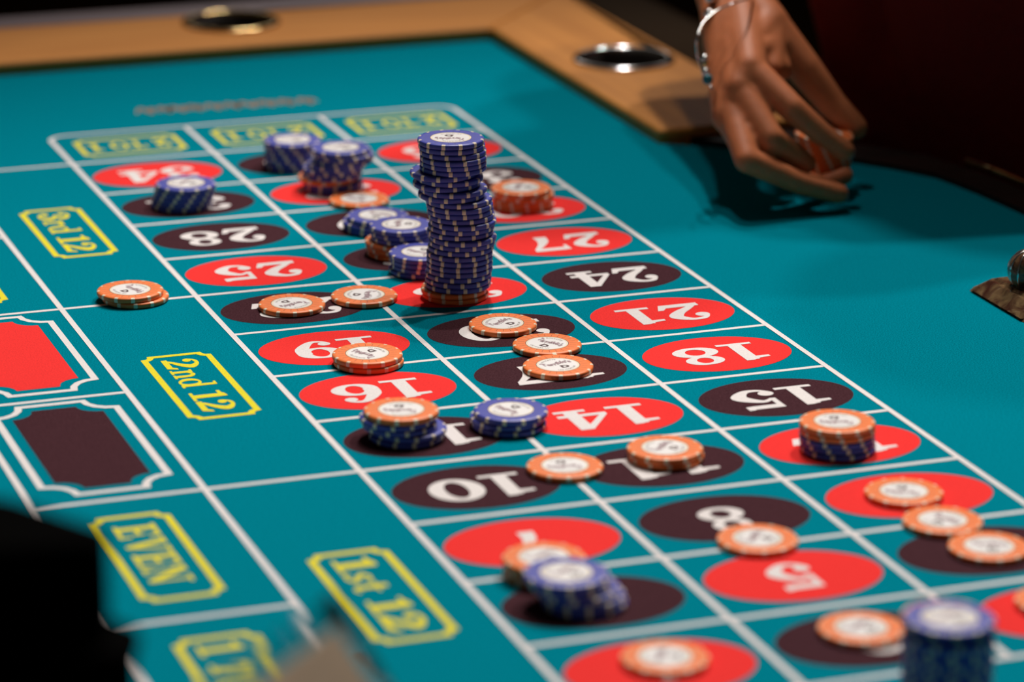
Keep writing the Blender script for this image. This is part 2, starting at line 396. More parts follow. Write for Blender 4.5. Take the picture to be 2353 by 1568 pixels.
LW = 0.0034
def line(u0, v0, u1, v1, wd=LW, z=Z1):
    fl = Flat(z); a, b = P(u0, v0), P(u1, v1)
    fl.stroke([(a[0], a[1], wd), (b[0], b[1], wd)]); return fl
lines = []
VT = 13.0
cr = 0.13
# outer outline of the number block with rounded far corners
fl = Flat(Z2); pts = [P(0, 0)+(LW,)]
for cx, cy, a0, a1 in ((cr, VT-cr, PI, PI/2), (3-cr, VT-cr, PI/2, 0)):
    for k in range(9):
        a = a0+(a1-a0)*k/8; q = (cx*CW+cr*CW*math.cos(a), VT*CH-cr*CW+cr*CW*math.sin(a)); pts.append(q+(LW,))
pts.append(P(3, 0)+(LW,)); fl.stroke(pts); fl.build('printed_line', 'white', FELT)
for u in (1, 2): line(u, 0, u, VT, z=Z2).build('printed_line', 'white', FELT)
for v in range(0, 13):
    u0 = -0.82 if v % 4 == 0 else 0
    line(u0, v if v < 12 else 12.03, 3, v if v < 12 else 12.03).build('printed_line', 'white', FELT)
line(-0.82, -0.02, -0.82, 12.05, z=Z2).build('printed_line', 'white', FELT)
line(-1.70, -0.02, -1.70, 12.05, z=Z2).build('printed_line', 'white', FELT)
for v in (0, 2, 4, 6, 8, 10, 12): line(-1.70, v, -0.82, v).build('printed_line', 'white', FELT)
# the zero box below the number block, pointed outline
fl = Flat(Z1); fl.stroke([P(1.5, 0)+(LW,), P(1.5, -1.5)+(LW,)]); fl.build('printed_line', 'white', FELT)
for c_ in (.55, 2.45):
    fl = Flat(Z1); fl.stroke([P(c_+.56*math.cos(2*PI*i/48), -.72+.62*math.sin(2*PI*i/48))+(LW,) for i in range(48)], True)
    fl.build('printed_line', 'white', FELT)
RED = {1, 3, 5, 7, 9, 12, 14, 16, 18, 19, 21, 23, 25, 27, 30, 32, 34, 36}
oval_me = None
for num in range(1, 37):
    k = (num-1)//3; c = (num-1) % 3; cu, cv = c+.5, k+.488
    if c == 0: cu -= .012
    if c == 2: cu += .010
    fl = Flat(Z1); n = 72
    fl.poly([P(cu+.442*math.cos(2*PI*i/n), cv+.378*math.sin(2*PI*i/n)) for i in range(n)])
    fl.build('red_oval' if num in RED else 'black_oval', 'red' if num in RED else 'black', FELT)
    fl = Flat(Z2); s_ = str(num)
    word(fl, s_, (cu+(.01 if len(s_) > 1 else 0))*CW, (cv-.02)*CH, .0315 if num != 8 else .0315, .0535 if len(s_) == 2 else .0255, 'down')
    fl.build('numeral', 'white', FELT)
def notched(cu, cv, hu, hv, nx, ny, concave=True, k=5):
    """rectangle with scooped corners, metres"""
    X, Y = hu*CW, hv*CH; cx, cy = P(cu, cv); out = []
    for sx, sy, rev in ((1, 1, 0), (-1, 1, 1), (-1, -1, 0), (1, -1, 1)):
        arc = []
        for i in range(k+1):
            a = PI/2*i/k
            arc.append((cx+sx*(X-nx*math.cos(a)), cy+sy*(Y-ny*math.sin(a))))
        # arc runs from (X-nx, Y) ... to (X, Y-ny)
        arc = [(cx+sx*(X-nx*math.cos(PI/2*i/k)), cy+sy*(Y-ny*math.sin(PI/2*i/k))) for i in range(k+1)]
        if not rev: arc = arc[::-1]
        out += arc
    return out
def frame(cu, cv, hu, hv, nx, ny, wd, mk, name='printed_frame'):
    fl = Flat(Z1); fl.stroke([p+(wd,) for p in notched(cu, cv, hu, hv, nx, ny, k=4)], True); return fl.build(name, mk, FELT)
for v, mk in ((5, 'black'), (7, 'red')):
    fl = Flat(Z1); fl.poly(notched(-1.266, v+.035, .248, .775, .0125, .0115)); fl.build('colour_panel', mk, FELT)
    frame(-1.264, v+.035, .330, .875, .0150, .0150, .0038, 'white')
for v, t in ((2, '1st 12'), (6, '2nd 12'), (10, '3rd 12')):
    frame(-.413, v-.01, .186, .685, .0045, .0050, .0036, 'yellow')
    fl = Flat(Z1); word(fl, t, -.414*CW, v*CH, .0195, .096, 'side'); fl.build('lettering', 'yellow', FELT)
for v, t, ln in ((1, '1 TO 18', .092), (3, 'EVEN', .080), (9, 'ODD', .066), (11, '19 TO 36', .098)):
    frame(-1.28, v, .186, .685, .0045, .0050, .0036, 'yellow')
    fl = Flat(Z1); word(fl, t, -1.287*CW, (v+.04)*CH, .0205, ln, 'side'); fl.build('lettering', 'yellow', FELT)
for u in (0, 1, 2):
    frame(u+.5, 12.51, .350, .27, .0045, .0040, .0034, 'yellow')
    fl = Flat(Z1); word(fl, '2 TO 1', (u+.5)*CW, 12.52*CH, .0225, .058, 'down'); fl.build('lettering', 'yellow', FELT)
# faded script near the far edge, no longer legible
fl = Flat(Z1)
for i, (u, wd) in enumerate(((.86, .009), (1.0, .006), (1.1, .009), (1.22, .006), (1.36, .008), (1.5, .007), (1.62, .010), (1.76, .008), (1.9, .006), (2.05, .007))):
    x, y = P(u, 13.66-.03*i/3)
    fl.smooth([(x-wd, y-.005, .002), (x-wd*.3, y+.009, .0035), (x+.001, y-.007, .0035), (x+wd*.5, y+.006, .0035), (x+wd, y-.004, .002)])
fl.build('faded_script', 'gold_print', FELT)

# ------------------------------------------------------------------ poker chips
R0, TH = 0.0195, 0.0031
SPOT_A = math.radians(3.3)
def chip_body(name, body, linem):
    bm = bmesh.new(); n = 72
    prof = [(0, 0.00008), (0.0165, 0.00008), (0.0189, 0.0001), (R0-.0001, 0.0005), (R0, 0.0008), (R0, TH-.0008), (R0-.0001, TH-.0005), (0.0189, TH-.00005), (0.0165, TH), (0, TH)]
    lathe_bm(prof, n, bm)
    for f_ in bm.faces: f_.smooth = True
    for k in range(24):
        a = 2*PI*(k+.5)/24; c, s = math.cos(a), math.sin(a); hw = .00013
        q = [(0.0128, -hw), (0.0166, -hw), (0.0166, hw), (0.0128, hw)]
        fa = bm.faces.new([bm.verts.new((x*c-y*s, x*s+y*c, TH+.00002)) for x, y in q]); fa.material_index = 1
    me = bpy.data.meshes.new(name); bm.normal_update(); bm.to_mesh(me); bm.free()
    me.materials.append(M[body]); me.materials.append(M[linem]); return me
def spot_mesh():
    bm = bmesh.new(); e = .00004
    prof = [(0.0178, TH+e*.7), (0.0189, TH+e*.5), (R0-.0001+e, TH-.0005+e), (R0+e, TH-.0008), (R0+e, 0.0008), (R0-.0001+e, 0.0005-e), (0.0189, 0.0001-e*.5)]
    rows = []
    for j in range(4):
        a = SPOT_A*(j/3*2-1)
        rows.append([bm.verts.new((r*math.cos(a), r*math.sin(a), z)) for r, z in prof])
    for a, b in zip(rows, rows[1:]):
        for i in range(len(prof)-1): bm.faces.new((a[i], a[i+1], b[i+1], b[i])).smooth = True
    bmesh.ops.recalc_face_normals(bm, faces=bm.faces[:])
    me = bpy.data.meshes.new('edge_spot'); bm.to_mesh(me); bm.free()
    # outward normals
    if sum(p.normal.x for p in me.polygons) < 0: me.flip_normals()
    me.materials.append(M['cream']); return me
def text_tris(s, size, offset=0.0, bold=0):
    cu = bpy.data.curves.new('t', 'FONT'); cu.body = s; cu.size = size; cu.align_x = 'CENTER'; cu.offset = offset; cu.resolution_u = 2
    o = bpy.data.objects.new('t', cu); me = o.to_mesh()
    vs_ = [tuple(v.co) for v in me.vertices]; fs_ = [tuple(p.vertices) for p in me.polygons]
    o.to_mesh_clear(); bpy.data.objects.remove(o); bpy.data.curves.remove(cu)
    return vs_, fs_
def inlay_mesh():
    V, F, Mi = [], [], []
    def add(vs_, fs_, mi):
        b = len(V); V.extend(vs_); F.extend([tuple(i+b for i in f_) for f_ in fs_]); Mi.extend([mi]*len(fs_))
    def disc(r0, r1, z, mi, n=64):
        if r0 == 0: add([(r1*math.cos(2*PI*i/n), r1*math.sin(2*PI*i/n), z) for i in range(n)], [tuple(range(n))], mi)
        else:
            vs_ = [(r*math.cos(2*PI*i/n), r*math.sin(2*PI*i/n), z) for r in (r0, r1) for i in range(n)]
            add(vs_, [(i, n+i, n+(i+1) % n, (i+1) % n) for i in range(n)], mi)
    z = TH+.00002
    disc(0, .0120, z, 2); disc(0, .0108, z+.00002, 0); disc(.0119, .0122, z+.00003, 1)
    zt_ = z+.00005
    def arc_text(s, size, rad, a_mid, inward, mi):
        vs_, fs_ = text_tris(s, size, .00002)
        out = []
        for x, y, _ in vs_:
            if not inward: a = a_mid - x/rad; r = rad+y
            else: a = a_mid + x/rad; r = rad-y
            out.append((r*math.cos(a), r*math.sin(a), zt_))
        add(out, fs_ if not inward else fs_, mi)
    arc_text('ROULETTE', .0021, .0086, PI/2+.28, False, 3)
    arc_text('LAS VEGAS, NV', .0021, .0100, -PI/2+.25, True, 3)
    for off, mi, zz in ((.00030, 1, zt_), (.00001, 4, zt_+.00003)):
        vs_, fs_ = text_tris("Terrible's", .0058, off)
        add([(x*0.80, (y-.0004)*1.0+.0011*math.sin(x/.0055*1.6)+(.0006+.08*abs(x)), zz) for x, y, _ in vs_], fs_, mi)
    vs_, fs_ = text_tris('D', .0056, .00034)
    add([(x*1.2+.0022, y-.0060, zt_) for x, y, _ in vs_], fs_, 1)
    me = bpy.data.meshes.new('printed_inlay'); me.from_pydata(V, [], F); me.update()
    for p, mi in zip(me.polygons, Mi): p.material_index = mi
    for k in ('inlay', 'ink', 'inlay_ring', 'ink_soft', 'lilac'): me.materials.append(M[k])
    return me
ME = {'O': chip_body('orange_chip_body', 'orange', 'orange_line'), 'B': chip_body('blue_chip_body', 'blue', 'blue_line')}
ME_SPOT, ME_INLAY = spot_mesh(), inlay_mesh()
def chip(colr, loc, ang, label, group=None, inlay=None, rot=None):
    o = bpy.data.objects.new('poker_chip', ME[colr]); col.objects.link(o); o.location = loc
    o.rotation_euler = rot if rot is not None else (0, 0, ang)
    tag(o, label, 'poker chip', group)
    for k in range(12):
        s_ = bpy.data.objects.new('edge_spot', ME_SPOT); col.objects.link(s_); s_.parent = o; s_.rotation_euler = (0, 0, PI*k/6)
    if inlay is not None:
        i_ = bpy.data.objects.new('printed_inlay', ME_INLAY); col.objects.link(i_); i_.parent = o; i_.rotation_euler = (0, 0, inlay)
    return o
RT = Vector((RR[0][0], RR[0][1], 0)).normalized(); FW = Vector((RR[2][0], RR[2][1], 0)).normalized()
PHI = math.atan2(-FW.y, -FW.x)           # direction from a chip towards the viewer's side
ORD = 'topmost second third fourth fifth sixth seventh eighth ninth tenth eleventh twelfth thirteenth fourteenth fifteenth sixteenth seventeenth eighteenth nineteenth twentieth twenty-first twenty-second twenty-third twenty-fourth twenty-fifth twenty-sixth twenty-seventh twenty-eighth twenty-ninth'.split()
# key: (x, y, colours from the top, sideways shift of each, inlay angle, spot angle, description)
STACKS = [
 ('A', -0.03824, 0.65414, 'OO', [0, .00307], -82.3, -19, 'the pair left of number twenty-five, outside the grid'),
 ('B', 0.04651, 0.60649, 'O', [0], -169.7, 9.3, 'orange poker chip lying alone on black oval twenty-two'),
 ('C', 0.09180, 0.60964, 'O', [0], -125.1, 2, 'orange poker chip lying flat on the line just left of the tall tower'),
 ('D', 0.14987, 0.52965, 'O', [0], 25.6, -6, 'orange poker chip lying alone on black oval twenty'),
 ('E', 0.16030, 0.48495, 'O', [0], -66.5, 12, 'orange poker chip between twenty and seventeen, touching the chip nearer the viewer'),
 ('F', 0.15234, 0.44606, 'O', [0], 6.1, 4, 'orange poker chip lying flat on black oval seventeen'),
 ('G', 0.05649, 0.49123, 'OO', [0, .00072], 105.8, -1, 'the orange pair between nineteen and sixteen'),
 ('H', 0.03575, 0.36639, 'OBBBB', [0, -.00226, -.0009, .00406, .00271], 150, -5, 'the orange-capped blue stack on number thirteen'),
 ('I', 0.09553, 0.36470, 'BBB', [0, -.00205, -.00091], 103.1, -10, 'the blue stack left of number fourteen'),
 ('J', 0.09792, 0.29059, 'O', [0], 160, 5, 'orange poker chip lying flat on the line between ten and eleven'),
 ('K', 0.15258, 0.29097, 'OO', [0, .00067], 32.8, 0, 'the orange pair on number eleven'),
 ('L', 0.24151, 0.27524, 'OOBBB', [0, .00022, 0, .00045, .00067], 150, -3, 'the orange and blue stack on number twelve'),
 ('M', 0.24322, 0.20012, 'O', [0], 140, -4, 'orange poker chip lying alone on red oval nine'),
 ('N', 0.24310, 0.15738, 'O', [0], -79.4, 3, 'orange poker chip between the ones on nine and six'),
 ('O', 0.24798, 0.11820, 'O', [0], -32.7, 8, 'orange poker chip lying flat on black oval six'),
 ('P', 0.14842, 0.16385, 'O', [0], 37.7, 6, 'orange poker chip on the line between eight and five'),
 ('Q', 0.05178, 0.04394, 'O', [0], 47, 0, 'orange poker chip lying alone on red oval one'),
 ('R', 0.03796, 0.15885, 'OOO', [0, .00061, .0004], 15.1, 0, 'the orange stack on number seven'),
 ('S', 0.03496, 0.12179, 'BBBBB', [0, .00198, .00514, .00751, .0085], 19.6, 4, 'the slumped blue stack on number four'),
 ('T', 0.14957, -0.03248, 'BOBBBBBBBBBB', [0, .0003, .00018, 0, -.00037, 0, .00037, .00018, 0, -.00037, .00018, 0], 12, 2, 'the stack nearest the bottom right corner'),
 ('U', 0.24556, 0.04646, 'O', [0], 11.9, 0, 'orange poker chip on red oval three, cut by the right edge'),
 ('V', 0.14704, 0.04610, 'O', [0], 19.4, 0, 'orange poker chip lying on black oval two'),
 ('W', 0.25024, 0.77656, 'OOOO', [0, .00197, .00141, .00113], 46, 0, 'the all-orange stack on number thirty'),
 ('X', 0.15328, 0.81714, 'O', [0], 110.1, 0, 'orange poker chip lying flat between thirty-two and twenty-nine'),
 ('Y', 0.14582, 0.75338, 'BBB', [0, -.00275, -.0022], -55.4, 6, 'the low blue stack on number twenty-nine'),
 ('Z', 0.14260, 0.69534, 'BBBOOO', [0, .00027, .0008, -.00294, -.00241, -.00187], 57, -2, 'the blue over orange stack on number twenty-six'),
 ('AA', 0.14192, 0.65424, 'BBBB', [0, .00079, .00132, -.00026], 111.7, 0, 'the blue stack just behind the tall tower'),
 ('CC', 0.13913, 0.92176, 'BBBBBB', [0, .00029, .00059, 0, .00088, .00059], 3.8, 3, 'the blue stack on number thirty-five'),
 ('DD', 0.15284, 0.85520, 'BBBBBBOBB', [0, .00229, .00172, -.00286, -.00572, -.00572, -.00887, -.00515, -.00515], 11.7, -3, 'the crooked blue stack on number thirty-two'),
 ('EE', 0.04542, 0.84572, 'BBBBB', [0, -.00084, -.00169, -.00253, -.00337], 31.7, -3, 'the blue stack on number thirty-one'),
 ('BB', 0.14223, 0.59928, 'B'*28+'OO', [0, .0005, .00118, .00143, .00133, .00125, -.00452, -.00065, -.00287, .00168, .00022, .00452, .00509, .00538, .00609, .00717, .00609, .00538, .00717, .00645, .00573, .00502, .00502, .00502, .00502, .0043, .0043, .00394, .00165, .00251], 147.6, 0, 'the tall leaning tower on number twenty-three'),
]
TALL_A = [-11.8, -14.6, -9.9, -8.3, -6.1, -3.1, -7.4, 1.7, -13.1, -3.1, -8.1, 1.3, 8.5, 9.2, -10.9, -11.5, -0.8, -4.9, 0.4, -7.2, -18.1, -3.6, -0.2, -1.9, -1.3, -10.0, 8.1, -15.7, -17.9, -19.5]
TALL_D = [0, .0002, 0, -.0012, 0, .0004, 0, .001, .001, -.0003, .0006, .0002, -.0004, .0002, .0004, -.0009, .0003, .0005, -.0012, .0003, .0006, 0, .0002, 0, 0, .0004, 0, .0003, -.0006, -.0004]
Z0 = 0.0003
SLANT = {'L': 5, 'EE': -4, 'CC': 7, 'Z': 4, 'AA': -4}
for key, x, y, cols_, offs, ia, sa, desc in STACKS:
    n = len(cols_)
    for k, (c, of) in enumerate(zip(cols_, offs)):
        z = Z0+(n-1-k)*(0.00322 if key == 'BB' else 0.00315)
        p = Vector((x, y, 0))+RT*of
        th = sa
        if key == 'BB': th = TALL_A[k]; p += FW*TALL_D[k]
        elif k: th = sa + (SLANT[key]*k if key in SLANT else random.uniform(-13, 13)); p += FW*(random.uniform(-.0006, .0006))
        if key == 'T' and k == 1: p += FW*.0095
        ang = PHI+math.radians(th)
        if n == 1: lab = desc; grp = None
        else:
            which = 'bottom' if k == n-1 else ORD[k]
            cn = 'orange' if c == 'O' else 'blue'
            if n == 2: lab = ('upper ' if k == 0 else 'lower ')+cn+' poker chip of '+desc
            elif which in ('topmost', 'bottom'): lab = '%s %s poker chip of %s' % (which, cn, desc)
            else: lab = '%s poker chip, %s from the top of %s' % (cn, which, desc)
            grp = 'poker chips of '+desc
        show = k == 0 or (key, k) in (('T', 1), ('A', 1), ('H', 3))
        chip(c, (p.x, p.y, z), ang, lab, grp, math.radians(ia)-ang if show else None)

# ------------------------------------------------------------------ rounded bodies grown from tapered limbs
def cone_pts(bm, a, b, ra, rb, n=14, flat=None):
    """a tapered capsule from a to b"""
    a, b = Vector(a), Vector(b); t = b-a; L = t.length; t = t.normalized() if L > 1e-6 else Vector((0, 0, 1))
    s = t.cross(Vector((0, 0, 1)));
    if s.length < 1e-3: s = t.cross(Vector((1, 0, 0)))
    s.normalize(); u = s.cross(t); rings = []
    prof = []
    for i in range(5):
        q = -PI/2+PI/2*i/4; prof.append((a+t*ra*math.sin(q), ra*math.cos(q)))
    for i in range(5):
        q = PI/2*i/4; prof.append((b+t*rb*math.sin(q), rb*math.cos(q)))
    for c, r in prof:
        r = max(r, 1e-5)
        rings.append([bm.verts.new(c+(s*math.cos(2*PI*k/n)+u*math.sin(2*PI*k/n))*r) for k in range(n)])
    for p, q in zip(rings, rings[1:]):
        for k in range(n): bm.faces.new((p[k], q[k], q[(k+1) % n], p[(k+1) % n]))
    bm.faces.new(rings[0]); bm.faces.new(rings[-1][::-1])
def fused(name, segs, voxel, smooth_it, post=None):
    bm = bmesh.new()
    for s in segs: cone_pts(bm, *s)
    bmesh.ops.recalc_face_normals(bm, faces=bm.faces[:])
    me = bpy.data.meshes.new(name); bm.to_mesh(me); bm.free()
    o = bpy.data.objects.new(name, me); col.objects.link(o)
    md = o.modifiers.new('r', 'REMESH'); md.mode = 'VOXEL'; md.voxel_size = voxel; md.use_smooth_shade = True
    ms = o.modifiers.new('s', 'SMOOTH'); ms.factor = 0.5; ms.iterations = smooth_it
    dg = bpy.context.evaluated_depsgraph_get(); ev = o.evaluated_get(dg)
    out = bpy.data.meshes.new_from_object(ev); bpy.data.objects.remove(o); bpy.data.meshes.remove(me)
    for p in out.polygons: p.use_smooth = True
    return out

# ------------------------------------------------------------------ the person reaching in from the far side
K = {k: at(*v) for k, v in {
 'wr': (1680, 5, .114), 'im': (1722, 158, .086), 'ip': (1820, 249, .065), 'id': (1889, 309, .048), 'it': (1941, 347, .0370),
 'mm': (1698, 202, .0750), 'mp': (1770, 318, .0485), 'md': (1822, 354, .036), 'mt': (1852, 376, .029),
 'rm': (1680, 244, .0635), 'rp': (1716, 368, .0375), 'rd': (1832, 418, .0215), 'rt': (1926, 444, .0125),
 'pm': (1672, 268, .0575), 'pp': (1708, 345, .040), 'pd': (1800, 402, .022), 'pe': (1886, 424, .011), 'pt': (1940, 404, .0155),
 'tc': (1766, 60, .103), 'tm': (1848, 158, .077), 'ti': (1912, 240, .054), 'tt': (1966, 293, .040)}.items()}
ELB = Vector((0.478, 1.04, 0.205)); SHO = Vector((0.615, 1.11, 0.40))
wr = K['wr']
side = (K['tc']-K['pm']).normalized()        # across the back of the hand, towards the thumb
segs = []
def limb(pts, rads):
    for (a, b), (ra, rb) in zip(zip(pts, pts[1:]), zip(rads, rads[1:])): segs.append((a, b, ra, rb))
limb([K['im'], K['ip'], K['id'], K['it']], [.0108, .0090, .0078, .0070])
limb([K['mm'], K['mp'], K['md'], K['mt']], [.0108, .0092, .0080, .0070])
limb([K['rm'], K['rp'], K['rd'], K['rt']], [.0104, .0086, .0076, .0070])
limb([K['pm'], K['pp'], K['pd']], [.0095, .0076, .0070])
limb([K['pd'], K['pe'], K['pt']], [.0068, .0060, .0062])
limb([K['tc'], K['tm'], K['ti'], K['tt']], [.0145, .0120, .0100, .0082])
wa = wr+side*.012; wb = wr-side*.010
for a, r0, r1 in (('im', .0175, .0118), ('mm', .0185, .0120), ('rm', .0180, .0114), ('pm', .0170, .0105)):
    st = wa if a in ('im', 'mm') else wb
    segs.append((st, K[a], r0, r1))
segs.append((wa, K['tc'], .0175, .0150)); segs.append((wa, K['im']*.45+K['tm']*.55, .0160, .0085)); segs.append((K['tc'], K['im']*.6+K['tm']*.4, .0140, .0090))
segs.append((K['tc'], (K['im']*.75+K['wr']*.25), .0150, .0105))
segs.append((K['tm']*.4+K['tc']*.6, K['im']*.6+K['tc']*.4, .0115, .0100))
for a, b in (('im', 'mm'), ('mm', 'rm'), ('rm', 'pm')): segs.append((K[a], K[b], .0112, .0110))
for q_ in (.3, .55, .8):                      # the flat of the hand between the bones
    r_ = .0178*(1-q_)+.0116*q_
    pp_ = [wa*(1-q_)+K['im']*q_, (wa+wb)*.5*(1-q_)+K['mm']*q_, wb*(1-q_)+K['rm']*q_, wb*(1-q_)+K['pm']*q_]
    for a_, b_ in zip(pp_, pp_[1:]): segs.append((a_, b_, r_, r_))
fa = (ELB-wr).normalized()
segs.append((wa, wr+fa*.10+side*.010, .0175, .0245)); segs.append((wb, wr+fa*.10-side*.010, .0170, .0245))
segs.append((wr+fa*.10, ELB, .0300, .0400)); segs.append((ELB, SHO, .0400, .0500))
hand_me = fused('person', segs, .0016, 7)
# trunk, head and other arm (hidden by clothes and outside the picture), part of the same figure
TX, TY = 0.712, 0.96
tr = []; CX, SX = TX-.06, TX-.10
for q_ in (-1, 1): tr.append(((TX, TY+q_*.07, .08), (CX, TY+q_*.09, .30), .105, .115))
tr.append(((SX, TY-.12, .41), (SX, TY+.12, .41), .075, .075)); tr.append(((CX, TY, .34), (SX-.01, TY-.01, .55), .07, .052))
tr.append(((SX-.03, TY-.01, .65), (SX-.02, TY-.01, .71), .078, .088)); tr.append(((SX-.10, TY-.01, .655), (SX-.115, TY-.01, .655), .012, .012))
tr.append(((SX, TY-.10, .66), (SX, TY+.08, .66), .014, .014))
tr.append(((SHO.x, SHO.y, SHO.z), (SX, TY+.06, .41), .05, .07))
tr.append(((SX, TY-.17, .41), (SX+.08, TY-.27, .14), .05, .04)); tr.append(((SX+.08, TY-.27, .14), (SX+.10, TY-.29, -.10), .038, .026))
for sgn in (-1, 1):
    tr.append(((TX, TY+sgn*.075, .05), (TX-.01, TY+sgn*.085, -.36), .105, .07)); tr.append(((TX-.01, TY+sgn*.085, -.36), (TX+.01, TY+sgn*.09, -.72), .062, .042))
    tr.append(((TX+.01, TY+sgn*.09, -.755), (TX-.15, TY+sgn*.10, -.765), .04, .032))
trunk_me = fused('trunk', tr, .009, 4)
bm = bmesh.new(); bm.from_mesh(hand_me); bm.from_mesh(trunk_me)
for f_ in bm.faces: f_.smooth = True
person = empty('person', (TX, TY, -0.80))
tag(person, 'person in a dark red shirt leaning in from the far right, lowering orange chips', 'person')
def ppart(name, me_or_bm, mk, parent=None, smooth=True):
    if isinstance(me_or_bm, bmesh.types.BMesh): o = from_bm(name, me_or_bm, mk, None, None, smooth)
    else: o = link(name, me_or_bm, mk, None, None, smooth)
    pa = parent or person; o.parent = pa
    o.location = Vector((0, 0, 0)) if parent else -person.location
    return o
body = ppart('body', bm, 'skin')
# nails
def nail(tip, prev, up, w_=.0058, l_=.0085):
    t = (tip-prev).normalized(); n = (up - t*up.dot(t)).normalized(); s = t.cross(n)
    c = tip + t*.0012 + n*.0043
    bm = bmesh.new(); g = []
    for i in range(7):
        row = []
        for j in range(7):
            a = (j/6*2-1); b = (i/6*2-1)
            rr_ = max(abs(a), abs(b)); k_ = 1 if rr_ == 0 else rr_/math.hypot(a, b)*1.0
            x, y = a*k_, b*k_
            row.append(bm.verts.new(c + s*x*w_ + t*y*l_*.62 - n*(.0032*x*x+.0012*y*y*(1 if y > 0 else .3)) + n*.0008))
        g.append(row)
    for i in range(6):
        for j in range(6): bm.faces.new((g[i][j], g[i][j+1], g[i+1][j+1], g[i+1][j]))
    r = bmesh.ops.extrude_face_region(bm, geom=bm.faces[:])
    for v in [e for e in r['geom'] if isinstance(e, bmesh.types.BMVert)]: v.co -= n*.0012
    bmesh.ops.recalc_face_normals(bm, faces=bm.faces[:])
    return bm
camv = -Vector(RR[2])
for tip, prev, up in (('it', 'id', camv*.9+Vector((-.2, 0, .1))), ('tt', 'ti', Vector((.25, -.1, 1))+camv*.3), ('rt', 'rd', camv*1.0+Vector((0, 0, -.45)))):
    ppart('fingernail', nail(K[tip], K[prev], up), 'nail', body)
# clothes
CX, SX = TX-.06, TX-.10                 # leaning over the table edge
sh = [((TX, TY-.07, .04), (CX, TY-.09, .30), .125, .135), ((TX, TY+.07, .04), (CX, TY+.09, .30), .125, .135),
      ((SX, TY-.14, .41), (SX, TY+.14, .41), .09, .09), ((CX, TY, .30), (SX, TY, .42), .13, .11),
      ((SHO.x, SHO.y, SHO.z), (SX, TY+.07, .42), .066, .09), ((ELB*.35+SHO*.65), (SHO.x, SHO.y, SHO.z), .062, .068),
      ((SX, TY-.17, .41), (SX+.08, TY-.27, .14), .066, .055), ((TX, TY-.07, -.02), (TX, TY+.07, -.02), .125, .125)]
sh = [s if len(s) == 4 else (s[0], s[1], s[2], s[3]) for s in sh]
ppart('shirt', fused('shirt', sh, .007, 5), 'shirt')
tro = [((TX, TY-.06, -.10), (TX, TY+.06, -.10), .135, .135)]
for sgn in (-1, 1):
    tro += [((TX, TY+sgn*.075, -.05), (TX-.01, TY+sgn*.085, -.36), .125, .09), ((TX-.01, TY+sgn*.085, -.36), (TX+.01, TY+sgn*.09, -.68), .085, .07)]
ppart('trousers', fused('trousers', tro, .010, 3), 'trousers')
ppart('hair', fused('hair', [((SX, TY-.01, .71), (SX+.03, TY-.01, .72), .098, .098), ((SX+.07, TY-.01, .67), (SX+.08, TY-.01, .57), .075, .05)], .007, 3), 'hair')
for sgn in (-1, 1):
    ppart('shoe', fused('shoe', [((TX+.02, TY+sgn*.09, -.757), (TX-.16, TY+sgn*.10, -.765), .046, .037)], .006, 2), 'trousers')
# wrist jewellery: a linked bracelet round the wrist and a loose thin chain with a turquoise bead
ax = fa; e1 = side; e2 = ax.cross(e1).normalized()
br = empty('linked_bracelet', (0, 0, 0)); br.location = wr
tag(br, 'silver linked bracelet tight around the wrist of the reaching hand', 'bracelet')
bc = fa*-.002
for k in range(18):
    a = 2*PI*k/18
    p = bc+e1*(.0325*math.cos(a))+e2*(.0235*math.sin(a))
    bm = bmesh.new(); bmesh.ops.create_icosphere(bm, subdivisions=2, radius=.0042)
    for v in bm.verts: v.co = Vector((v.co.x, v.co.y, v.co.z*.8))+p
    from_bm('link', bm, 'silver', br, None, True)
ch = empty('chain_bracelet', wr)
tag(ch, 'thin silver chain bracelet with a turquoise bead hanging loosely below the wrist', 'bracelet')
cp = [at(*q)-wr for q in ((1690, 6, .126), (1652, 22, .122), (1618, 50, .116), (1602, 88, .108), (1602, 125, .096), (1612, 158, .087), (1626, 186, .080), (1640, 205, .076), (1668, 218, .056), (1710, 180, .048), (1745, 105, .058), (1756, 30, .086), (1728, 0, .122))]
sm = Flat(0); 
def catmull(pts, n=6, closed=True):
    out = []; L = len(pts)
    for i in range(L):
        p0, p1, p2, p3 = pts[(i-1) % L], pts[i], pts[(i+1) % L], pts[(i+2) % L]
        for k in range(n):
            t = k/n; out.append(0.5*((2*p1)+(p2-p0)*t+(2*p0-5*p1+4*p2-p3)*t*t+(3*p1-p0-3*p2+p3)*t**3))
    return out
from_bm('chain', tube_bm(catmull(cp), .0007, 8, True), 'silver', ch, None, True)
for q, r, mk, nm in (((1620, 134, .092), .0028, 'silver', 'silver_bead'), ((1622, 146, .089), .0024, 'brass', 'gold_bead'), ((1622, 166, .085), .0030, 'silver', 'silver_bead'), ((1626, 182, .081), .0036, 'turquoise', 'turquoise_bead')):
    bm = bmesh.new(); bmesh.ops.create_icosphere(bm, subdivisions=2, radius=r)
    p = at(*q)-wr
    for v in bm.verts: v.co = v.co+p
    from_bm(nm, bm, mk, ch, None, True)

